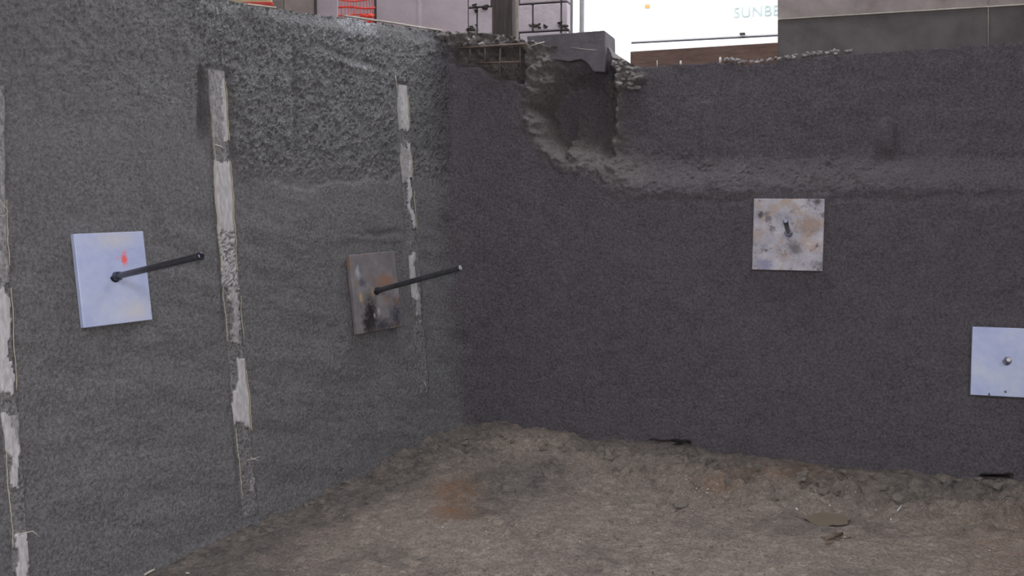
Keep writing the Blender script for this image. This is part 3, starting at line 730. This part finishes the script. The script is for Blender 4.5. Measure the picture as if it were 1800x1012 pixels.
drain('b', 'longest whitish drain strip, running down between the two projecting nails', cov_b, [(1, 140, 250), (1, 280, 480), (-1, 200, 480), (-1, 500, 600), (1, 520, 600), (1, 650, 760), (-1, 750, 868)], None)
drain('c', 'narrow whitish drain strip behind the nail nearest the corner', cov_c, [(1, 165, 226), (1, 270, 318), (1, 335, 405)], None)
# tie wires
def wire(name, pts, label, r=0.0016, wallfn=onL, grp=None):
    P_ = [wallfn(x, y, o) for x, y, o in pts]
    return tag(tube(name, P_, r, M_WIRE, None, P_[0], 6), label, 'wire', grp)
wire('tie_wire', [(0, 352, 0.02), (7, 360, 0.035), (15, 372, 0.04), (7, 380, 0.03), (-1, 378, 0.012)], 'looped tie wire at the left picture edge')
wire('tie_wire', [(28, 938, 0.005), (40, 937, 0.02), (57, 933, 0.035), (70, 943, 0.04)], 'bent tie wire sticking out low on the leftmost drain strip')
wire('tie_wire', [(432, 809, 0.0), (444, 807, 0.02), (456, 802, 0.03)], 'short tie wire low on the longest drain strip')
wire('tie_wire', [(440, 804, 0.012), (449, 807, 0.024), (455, 809, 0.028)], 'stub of tie wire crossing the one low on the longest drain strip', 0.0013)
wire('tie_wire', [(378, 254, 0.014), (388, 257, 0.018), (394, 263, 0.014)], 'dark tie wire wrapped across the upper part of the longest drain strip', 0.0028)
wire('tie_wire', [(745, 670, 0.004), (748, 676, 0.02), (749, 682, 0.022)], 'tiny wire end at the foot of the narrow drain strip', 0.0014)
wire('tie_wire', [(695, 132, 0.01), (697, 146, 0.014), (698, 156, 0.012)], 'thin wire above the head of the narrow drain strip', 0.0016)

# ------------------------------------------------------------------ bearing plates
def plate_obj(name, corners, fn, N, off, thick, mat, label):
    """corners TL TR BR BL as pixels on the plane `off` before the wall; squared up into a true rectangle"""
    Q = [fn(x, y, off) for x, y in corners]
    c = sum(Q) / 4
    ex = (Q[1] + Q[2] - Q[0] - Q[3]) / 2; ey = (Q[0] + Q[1] - Q[2] - Q[3]) / 2
    w_, h_ = np.linalg.norm(ex), np.linalg.norm(ey)
    ax = ex / w_; ay = ey - ax * (ey @ ax) * 0.5; ay /= np.linalg.norm(ay)
    ax = ax - ay * (ax @ ay); ax /= np.linalg.norm(ax)
    az = np.cross(ax, ay)
    if az @ N < 0: az = -az
    me_v = [(-w_ / 2, -h_ / 2, -thick), (w_ / 2, -h_ / 2, -thick), (w_ / 2, h_ / 2, -thick), (-w_ / 2, h_ / 2, -thick), (-w_ / 2, -h_ / 2, 0), (w_ / 2, -h_ / 2, 0), (w_ / 2, h_ / 2, 0), (-w_ / 2, h_ / 2, 0)]
    F = [(0, 3, 2, 1), (4, 5, 6, 7), (0, 1, 5, 4), (1, 2, 6, 5), (2, 3, 7, 6), (3, 0, 4, 7)]
    me = bpy.data.meshes.new(name); me.from_pydata(me_v, [], F); me.materials.append(mat)
    o = bpy.data.objects.new(name, me)
    o.matrix_world = Matrix(((ax[0], ay[0], az[0], c[0]), (ax[1], ay[1], az[1], c[1]), (ax[2], ay[2], az[2], c[2]), (0, 0, 0, 1)))
    link(o); bevel(o, 0.003); tag(o, label, 'plate', 'bearing plates of the soil nails')
    return o, c, az
def plate_mat_pale(name, spots, seed):
    k = NT(name)
    lc = k.vec((1, 1, 1), (seed * 3.1, seed, 0))
    c = k.ramp(k.noise(5, 4, 0.5, lc), [(0.3, (0.34, 0.395, 0.62)), (0.55, (0.41, 0.46, 0.66)), (0.75, (0.50, 0.53, 0.63))])
    c = k.mix(0.25, c, k.ramp(k.noise(28, 5, 0.6, lc), [(0.3, (0.32, 0.36, 0.54)), (0.7, (0.56, 0.57, 0.64))]))
    for loc, r0, r1, colr, st in spots: c = k.mix(k.spot(loc, r0, r1, st), c, colr)
    k.col(c); k.set(0.5, 0.1, 0.4); return k.m
def plate_mat_rust():
    k = NT('rusty_plate')
    c = k.ramp(k.noise(9, 6, 0.65), [(0.3, (0.14, 0.13, 0.135)), (0.5, (0.20, 0.185, 0.19)), (0.7, (0.27, 0.255, 0.27))])
    r = k.ramp(k.noise(13, 6, 0.7, k.vec((1, 0.6, 1), (2.2, 0.4, 0))), [(0.52, 0.0), (0.66, 0.85)])
    c = k.mix(r, c, (0.27, 0.15, 0.09))
    for loc, r0, r1, colr, st in [((-0.06, -0.12, 0), 0.02, 0.085, (0.018, 0.017, 0.02), (1.5, 0.6, 1)), ((-0.09, -0.165, 0), 0.02, 0.07, (0.03, 0.028, 0.03), (1.2, 0.8, 1)),  # grout stain below the bar, with part of its cast shadow painted in
                                  ((0.14, -0.15, 0), 0.01, 0.09, (0.05, 0.05, 0.07), (1.3, 0.8, 1)), ((0.02, -0.19, 0), 0.01, 0.06, (0.05, 0.05, 0.06), (0.6, 1.2, 1)),
                                  ((0.0, -0.11, 0), 0.006, 0.018, (0.40, 0.38, 0.38), (1.6, 0.7, 1)), ((-0.035, -0.13, 0), 0.005, 0.014, (0.36, 0.37, 0.36), (1.6, 0.8, 1)),
                                  ((-0.13, 0.12, 0), 0.012, 0.035, (0.36, 0.37, 0.42), (1.6, 0.7, 1)), ((-0.1, 0.06, 0), 0.012, 0.035, (0.10, 0.10, 0.13), (1, 1, 1)),
                                  ((-0.125, -0.02, 0), 0.008, 0.02, (0.42, 0.32, 0.16), (1.4, 0.6, 1)), ((-0.03, 0.0, 0), 0.005, 0.02, (0.36, 0.26, 0.13), (1.8, 0.6, 1)),
                                  ((0.09, 0.05, 0), 0.01, 0.05, (0.27, 0.15, 0.10), (0.6, 1.3, 1))]:
        c = k.mix(k.spot(loc, r0, r1, st), c, colr)
    k.col(c); k.set(0.5, 0.2, 0.4); k.bump(k.noise(60, 4), 0.002); return k.m
def plate_mat_mottled():
    k = NT('mottled_plate')
    c = k.ramp(k.noise(7, 6, 0.6, k.vec((1, 1, 1), (5, 2, 0))), [(0.36, (0.17, 0.168, 0.205)), (0.48, (0.32, 0.308, 0.35)), (0.64, (0.42, 0.405, 0.44))])
    r = k.ramp(k.noise(8, 6, 0.7, k.vec((1, 1, 1), (1.2, 7.4, 0))), [(0.50, 0.0), (0.62, 0.85)])
    c = k.mix(r, c, (0.34, 0.255, 0.20))
    d = k.ramp(k.noise(15, 6, 0.75, k.vec((1, 1, 1), (9.2, 3.4, 0))), [(0.54, 0.0), (0.63, 0.85)])
    c = k.mix(d, c, (0.11, 0.10, 0.115))
    for loc, r0, r1, colr, st in [((0.04, -0.07, 0), 0.01, 0.05, (0.13, 0.12, 0.13), (1, 1, 1)), ((-0.15, 0.11, 0), 0.006, 0.018, (0.06, 0.055, 0.06), (1, 0.7, 1)),
                                  ((0.15, 0.185, 0), 0.008, 0.026, (0.08, 0.07, 0.075), (1, 0.8, 1)), ((0.11, 0.06, 0), 0.02, 0.075, (0.27, 0.20, 0.17), (0.8, 1.1, 1)),
                                  ((0.155, -0.06, 0), 0.003, 0.012, (0.05, 0.045, 0.05), (1, 1, 1)), ((-0.115, -0.09, 0), 0.003, 0.012, (0.08, 0.07, 0.08), (1, 1, 1)),
                                  ((-0.12, -0.17, 0), 0.02, 0.06, (0.22, 0.21, 0.30), (0.9, 1.2, 1))]:
        c = k.mix(k.spot(loc, r0, r1, st), c, colr)
    k.col(c); k.set(0.55, 0.1, 0.4); k.bump(k.noise(50, 4), 0.002); return k.m
M_P1 = plate_mat_pale('pale_blue_plate', [((0.058, 0.082, 0), 0.006, 0.021, (0.75, 0.13, 0.14), (1.0, 0.55, 1)), ((0.025, 0.085, 0), 0.001, 0.009, (0.7, 0.25, 0.28), (1, 1, 1)), ((0.02, 0.165, 0), 0.01, 0.09, (0.50, 0.50, 0.56), (0.7, 1.6, 1)), ((0.09, -0.15, 0), 0.01, 0.07, (0.52, 0.51, 0.55), (0.8, 1, 1))], 1)
M_P4 = plate_mat_pale('pale_plate_right', [((0.002, -0.155, 0), 0.003, 0.008, (0.08, 0.07, 0.09), (1, 1, 1)), ((-0.075, -0.172, 0), 0.003, 0.007, (0.06, 0.05, 0.07), (1, 0.6, 1))], 4)
p1, c1, n1_ = plate_obj('bearing_plate', [(130, 411), (252, 406), (268, 561), (147, 577)], onL, NL, 0.036, 0.026, M_P1, 'pale bluish bearing plate with a red paint dot')
p2, c2, n2_ = plate_obj('bearing_plate', [(614, 449), (694, 440), (707, 573), (628, 588)], onL, NL, 0.036, 0.026, plate_mat_rust(), 'rusty stained bearing plate with painted bar shadow nearest the corner')
p3, c3, n3_ = plate_obj('bearing_plate', [(1326, 349), (1450, 349), (1446, 476), (1321, 474)], onR, NR, 0.030, 0.022, plate_mat_mottled(), 'mottled grey bearing plate with rust blotches on the back wall')
p4, c4, n4_ = plate_obj('bearing_plate', [(1710, 574), (1832, 578), (1829, 700), (1705, 694)], onR, NR, 0.030, 0.022, M_P4, 'clean pale bearing plate cut by the right picture edge')

# ------------------------------------------------------------------ soil nails
def solve_tip(base, N, V, target, L0):
    """length and upward tilt so the bar end lands on the target pixel"""
    best = None
    for L in np.linspace(L0[0], L0[1], 120):
        for a in np.linspace(-0.3, 0.6, 120):
            p = base + L * (N * math.cos(a) + V * math.sin(a)); x, y = proj(p)
            e = (x - target[0]) ** 2 + (y - target[1]) ** 2
            if best is None or e < best[0]: best = (e, L, a, p)
    return best
def nail(basepx, tippx, fn, N, V, off, rad, L0, label, cap=None, nut=True, nutr=1.55, endmat=None):
    b = fn(*basepx, off)
    e, L, a, tip = solve_tip(b, N, V, tippx, L0)
    d = (tip - b) / np.linalg.norm(tip - b)
    root = empty('soil_nail', b, label, 'soil nail', 'soil nails through the bearing plates')
    tube('bar', [b - d * 0.05, b + d * 0.02, tip - d * 0.004, tip], [rad, rad, rad, rad * 0.86], M_BAR, root, seg=20)
    # rolled thread ribs along the bar
    if nut:
        o = tube('nut', [b - d * 0.004, b + d * 0.006, b + d * 0.026, b + d * 0.032], [rad * nutr * 0.9, rad * nutr, rad * nutr, rad * nutr * 0.85], M_NUT, root, seg=6, smooth=False)
        o2 = tube('washer', [b - d * 0.012, b - d * 0.001], [rad * nutr * 1.18] * 2, M_NUT, root, seg=20)
    if cap:
        tube('end_cap', [tip - d * 0.022, tip - d * 0.018, tip + d * 0.002, tip + d * 0.006], [rad * 1.02, rad * 1.16, rad * 1.16, rad * 0.8], cap, root, seg=14)
    else:
        tube('cut_end', [tip - d * 0.001, tip + d * 0.0012], [rad * 0.86, rad * 0.8], endmat or M_BAREND, root, seg=20)
    return root
nail((203, 486), (354, 450), onL, nL, Z, 0.037, 0.0135, (0.2, 1.2), 'long black bar projecting from the pale bluish plate', M_NUT)
nail((662, 511), (810, 471), onL, nL, Z, 0.037, 0.0145, (0.2, 1.5), 'long black bar projecting from the rusty plate', None, True, 1.35)
nail((1386, 410), (1381, 388), onR, nR, Z, 0.031, 0.0125, (0.1, 0.7), 'foreshortened black bar tilting up from the mottled plate', None, True, 1.75, M_NUT)
nail((1770, 634), (1766, 632), onR, nR, Z, 0.031, 0.0125, (0.055, 0.12), 'short cut bar stub in the clean pale plate at the right edge', None, True, 1.6, M_PALE)

# ------------------------------------------------------------------ exposed reinforcement in the corner cavity
mesh_root = empty('reinforcement_mesh', onR(860, 110, 0.0), 'rusty reinforcement mesh exposed in the cavity beside the corner', 'reinforcement')
for (pa, pb, oa, ob, r_) in (((806, 85), (926, 77), 0.045, 0.055, 0.0065), ((838, 111), (914, 109), 0.04, 0.04, 0.0055), ((826, 84), (825, 112), 0.032, 0.0, 0.0055), ((852.5, 78), (853, 112), 0.05, 0.03, 0.006), ((879.5, 80), (878, 142), 0.05, 0.03, 0.0055), ((914, 80), (915, 120), 0.02, 0.0, 0.005)):
    tube('bar', [onR(*pa, oa), (onR(*pa, oa) + onR(*pb, ob)) / 2 + NR * 0.004, onR(*pb, ob)], r_, M_REBAR, mesh_root, seg=8)
wire('loose_wire', [(930, 82, 0.01), (944, 77, 0.03), (957, 73.5, 0.03)], 'pale loose wire curling in front of the footing stub', 0.0028, onR)
wire('loose_wire', [(1003, 83, -0.157), (1025, 86, -0.155), (1050, 88, -0.157)], 'faint straight wire lying across the face of the footing stub', 0.0012, onR)

# ------------------------------------------------------------------ stones, clods, rubble
rnd = random.Random(5)
def stone_mesh(name, seed, mat, squash=0.75, sub=2, jag=0.35):
    bm = bmesh.new(); bmesh.ops.create_icosphere(bm, subdivisions=sub, radius=1.0)
    rs = np.random.RandomState(seed)
    cuts = [(rs.normal(size=3), rs.uniform(0.3, 0.8)) for _ in range(9)]
    for v in bm.verts:
        p = np.array(v.co)
        for n_, d_ in cuts:
            n_ = n_ / np.linalg.norm(n_); s = p @ n_
            if s > d_: p = p - n_ * (s - d_)
        p *= 1 + rs.uniform(-1, 1) * 0.3 * jag
        v.co = (p[0], p[1] * 0.85, p[2] * squash)
    me = bpy.data.meshes.new(name); bm.to_mesh(me); bm.free(); me.materials.append(mat); return me
MOSS = [stone_mesh('tuft', 300 + i, M_MOSS, 0.8, 2, 1.6) for i in range(3)]
LIT = [stone_mesh('rubble_stone', 280 + i, M_LIT_RUBBLE, 0.7, 2, 1.3) for i in range(4)]
RUB = [stone_mesh('rubble_stone', 200 + i, M_LIT_RUBBLE, 0.8, 2) for i in range(4)]
CLOD = [stone_mesh('earth_clod', 220 + i, M_CLOD, 0.7, 2, 0.8) for i in range(4)]
PEB = [stone_mesh('pebble', 240 + i, M_STONE, 0.65, 1) for i in range(3)]
WHT = [stone_mesh('pale_pebble', 260 + i, M_PALE, 0.6, 1) for i in range(3)]
def put(name, meshes, p, s, label, cat, grp):
    o = bpy.data.objects.new(name, rnd.choice(meshes)); COL.objects.link(o)
    o.location = Vector(p); o.scale = (s * rnd.uniform(0.8, 1.3), s * rnd.uniform(0.8, 1.2), s * rnd.uniform(0.75, 1.1))
    o.rotation_euler = (rnd.uniform(-0.4, 0.4), rnd.uniform(-0.4, 0.4), rnd.uniform(0, 6.28))
    return tag(o, label, cat, grp)
def wall_point(x, y, extra=0.0):
    p0 = onR(x, y); u, v = (p0 - CN) @ WR, (p0 - CN) @ VR
    h = float(hR(np.array([u]), np.array([v]))[0][0])
    return PR(u, v) + NR * (h + extra)
# torn rubble at the left end of the opening
for i in range(34):
    t = rnd.random(); x = 1068 + 42 * rnd.random(); y = 96 + (x - 1068) * 0.3 + 44 * rnd.random() ** 1.2
    if x < 1078 and y > 118: continue
    put('rubble_stone', LIT, wall_point(x, y, 0.002), rnd.uniform(0.011, 0.024), 'jagged pale rubble stone in the heap at the left end of the opening', 'rubble', 'rubble heap at the left end of the opening')
# rubble along the ledge below the formed wall
def top_z(x):
    u = u_of_x(x, 100); return u, float(np.interp(u, tu, tz))
for i in range(130):
    x = 1268 + 230 * rnd.random() ** 1.25; u, zt_ = top_z(x)
    d = rnd.uniform(-0.008, 0.11)
    p = np.array([*(CN + WR * u)[:2], 0.0]) - nRh * (0.19 + d) + nRh * 0.0
    hh_ = float(hR(np.array([u]), np.array([(zt_ - 1.4) / VR[2]]))[0][0])
    p = PR(u, (zt_ - 1.4) / VR[2]) + NR * hh_ - nRh * d; p[2] = zt_ + 0.006 + 0.014 * rnd.random() + d * 0.15
    put('rubble_stone', LIT, p, rnd.uniform(0.007, 0.019), 'small pale rubble stone on the ledge below the formed concrete wall', 'rubble', 'rubble along the ledge under the opening')
# pegs on the ledge
for x, y0, y1, w_, lab in ((1144.5, 106, 98, 0.003, 'thin pale peg standing on the ledge near the left end of the sill'), (1188, 104, 99, 0.006, 'stubby pale peg on the ledge in front of the sill'), (1260, 101, 93, 0.007, 'taller pale peg on the ledge nearest the formed wall')):
    u, zt_ = top_z(x); b_ = wall_point(x, y0 + 3, 0.0) - nRh * 0.02
    b_[2] = zt_ - 0.006; t_ = b_ + Z * ((y0 - y1 + 2) / FPX * 6.0)
    tag(tube('ledge_peg', [b_, (b_ + t_) / 2 + WR * 0.001, t_], [w_, w_ * 1.05, w_ * 0.8], M_PALE, None, b_, 8), lab, 'peg')
# dark moss in the block joints
for (x, y, n_, sx, sy, lab) in ((846, 13, 9, 9, 3, 'dark moss clump in the joint left of the timber post'), (830, 50, 7, 4, 4, 'dark moss clump low on the joint left of the timber post'), (944, 47, 9, 10, 3, 'dark moss clump low on the block wall right of the timber post'), (990, 46, 5, 4, 4, 'dark moss clump at the end of the block wall by the opening')):
    root = empty('moss_clump', onB(x, y, 0.002), lab, 'moss', 'moss on the block wall')
    for i in range(n_):
        o = bpy.data.objects.new('tuft', MOSS[i % len(MOSS)]); link(o, root)
        o.location = Vector(onB(x + rnd.gauss(0, sx), y + rnd.gauss(0, sy), 0.004)) - root.location
        q = rnd.uniform(0.012, 0.028); o.scale = (q, q * 0.6, q * 0.7); o.rotation_euler = (0, rnd.uniform(-0.6, 0.6), rnd.uniform(-0.3, 0.3))
# debris on the mound over the cavity
for i in range(30):
    x = 806 + 125 * rnd.random(); y = 66 + 16 * rnd.random()
    put('rubble_stone', [CLOD[0], CLOD[1], PEB[0], RUB[0]], wall_point(x, y, 0.003), rnd.uniform(0.008, 0.022), 'crumbly stone in the broken bank above the reinforcement mesh', 'rubble', 'broken bank above the mesh')
# crumbs on the left wall top
for i in range(26):
    u = rnd.uniform(1.0, 2.28); zt_ = float(np.interp(u, [-7, 0.4, 1.0, 1.4, 2.2, 2.62], [2.40, 2.415, 2.43, 2.45, 2.49, 2.50]))
    p = PL(u, (zt_ - 1.4) / VL[2]) - nL * rnd.uniform(0.06, 0.1); p[2] = zt_ - 0.004
    put('earth_clod', CLOD, p, rnd.uniform(0.007, 0.014), 'small dark clod lying along the top of the left wall', 'clod', 'clods along the left wall top')

def on_ground(x, y):
    p = None; z0 = -0.05
    for _ in range(6):
        p = hit(x, y, np.array([0, 0, z0]), Z); z0 = float(gz(np.array([p[0]]), np.array([p[1]]))[0])
    p[2] = z0; return p
def ok(p, m=0.03): return (p - AL) @ NL > m and (p - CN) @ NR > m
def scatter(n, fx, name, meshes, smin, smax, label, cat, grp, sink=0.25):
    k = 0; tries = 0
    while k < n and tries < n * 6:
        tries += 1
        x, y = fx(); p = on_ground(x, y); s = rnd.uniform(smin, smax)
        if not ok(p): continue
        if np.hypot(p[0] - PUD[0], p[1] - PUD[1]) < 0.13: continue
        p[2] += s * (0.6 - sink); put(name, meshes, p, s, label, cat, grp); k += 1
G = rnd.gauss
scatter(60, lambda: (lambda x: (x, 800 + (x - 1100) * 0.075 + abs(G(0, 26))))(rnd.uniform(1060, 1800)), 'earth_clod', CLOD, 0.015, 0.042, 'brown earth clod in the lumpy band along the foot of the back wall', 'clod', 'clods along the back wall foot')
scatter(24, lambda: (G(900, 80), 770 + abs(G(0, 20))), 'earth_clod', CLOD, 0.012, 0.03, 'earth clod on the mound in the corner', 'clod', 'clods on the corner mound')
scatter(20, lambda: (lambda x: (x, 985 - (x - 310) * 0.47 + abs(G(0, 14))))(rnd.uniform(320, 780)), 'earth_clod', CLOD, 0.01, 0.024, 'dark clod along the foot of the left wall', 'clod', 'clods along the left wall foot')
scatter(22, lambda: (G(1252, 30), G(858, 12)), 'pale_pebble', WHT, 0.004, 0.009, 'tiny glinting pebble in the rusty patch below the back wall', 'pebble', 'glinting pebbles in the rusty patch')
scatter(20, lambda: (G(1470, 38), G(880, 16)), 'pale_pebble', WHT, 0.004, 0.010, 'tiny glinting pebble round the rim of the puddle', 'pebble', 'glinting pebbles round the puddle')
scatter(30, lambda: (rnd.uniform(380, 1780), rnd.uniform(890, 1010)), 'pale_pebble', WHT, 0.003, 0.007, 'tiny pale pebble scattered over the open earth floor', 'pebble', 'pale pebbles on the open floor')
scatter(90, lambda: (rnd.uniform(330, 1790), rnd.uniform(840, 1010)), 'pebble', PEB, 0.005, 0.014, 'small grey pebble scattered over the earth floor', 'pebble', 'grey pebbles on the floor')
# fine gravel too small to count: one object
VV_, FF_ = [], []
tmpl = PEB[0]; tv = np.array([v.co for v in tmpl.vertices]); tf = [tuple(p.vertices) for p in tmpl.polygons]
rs = np.random.RandomState(9)
px = rs.uniform(300, 1820, 2600); py = 800 + 260 * rs.rand(2600) ** 0.9
gp = np.array([hit(a, b, np.array([0, 0, -0.03]), Z) for a, b in zip(px, py)])
gp[:, 2] = gz(gp[:, 0], gp[:, 1])
base_i = 0
for p in gp:
    if not ok(p, 0.02) or np.hypot(p[0] - PUD[0], p[1] - PUD[1]) < 0.12: continue
    s = rs.uniform(0.002, 0.006); a = rs.uniform(0, 6.28); ca, sa = math.cos(a), math.sin(a)
    q = tv * s; q = np.stack([q[:, 0] * ca - q[:, 1] * sa, q[:, 0] * sa + q[:, 1] * ca, q[:, 2]], -1) + p + Z * s * 0.3
    VV_.append(q); FF_ += [tuple(i + base_i for i in f) for f in tf]; base_i += len(tv)
gr = mesh('gravel', np.concatenate(VV_), FF_, M_STONE)
tag(gr, 'fine grey gravel crumbs strewn over the earth floor', 'gravel', kind='stuff')

# puddle
n = 40; V = [PUD + np.array([0, 0, 0.004])]
for i in range(n):
    a = 2 * math.pi * i / n; r = 1 + 0.12 * math.sin(2 * a + 0.6) + 0.08 * math.sin(5 * a) + 0.05 * math.sin(9 * a + 1)
    V.append(PUD + np.array([0.098 * r * math.cos(a), 0.108 * r * math.sin(a), 0.004]))
V = np.array(V); V[:, 2] = -0.057
pud = mesh('puddle', V, [(0, 1 + i, 1 + (i + 1) % n) for i in range(n)], M_WATER, None, PUD)
tag(pud, 'small muddy brown puddle on the earth floor', 'puddle')
# sticks and scraps
def stick(name, pa, pb, r, mat, label, cat, lift=0.004):
    a, b = on_ground(*pa), on_ground(*pb); a[2] += lift; b[2] += lift
    m_ = (a + b) / 2 + np.array([0.002, 0.004, 0.002])
    return tag(tube(name, [a, m_, b], [r, r * 1.1, r * 0.8], mat, None, a, 8), label, cat)
stick('wooden_stick', (1450, 951), (1480, 940), 0.009, M_STICK, 'short brown stick lying just below the puddle', 'stick', 0.007)
stick('wooden_stick', (1452, 957), (1495, 945), 0.004, M_STICK, 'thin twig lying beside the stick below the puddle', 'twig', 0.004)
stick('metal_scrap', (1566, 895), (1588, 894), 0.0035, M_PALE, 'short shiny scrap on the floor right of the puddle', 'scrap', 0.005)
stick('wooden_stick', (254, 1014), (272, 1004), 0.005, M_LATH, 'pale splinter at the foot of the left wall by the bottom edge', 'splinter', 0.01)
pw = on_ground(331, 1008); pw[2] += 0.012
put('pale_pebble', WHT, pw, 0.014, 'white stone by the bottom edge near the left wall', 'stone', None)
# dark strips under the back wall: timber at right, painted gap shade elsewhere
def foot_dark_strip(xa, xb, y, hgt, label):
    a, b = wall_point(xa, y, 0.035), wall_point(xb, y + 1, 0.035)
    a = onR(xa, y, -0.035); b = onR(xb, y + 2, -0.035)
    ax = (b - a) / np.linalg.norm(b - a); ay = np.cross(Z, ax); ay /= np.linalg.norm(ay); az = np.cross(ax, ay)
    o = box('offcut_gap_shade', (a + b) / 2, ax, ay, az, np.linalg.norm(b - a), 0.07, hgt, M_WOOD_GAP, None, (a + b) / 2)
    return tag(bevel(o, 0.004), label, 'offcut')
foot_dark_strip(1722, 1776, 837, 0.011, 'dark wet timber offcut under the back wall near the right edge')
foot_dark_strip(1144, 1208, 778.5, 0.006, 'thin dark strip painting the shaded gap under the middle of the back wall')
foot_dark_strip(806, 858, 750, 0.010, 'dark strip painting the shaded gap under the wall in the corner')
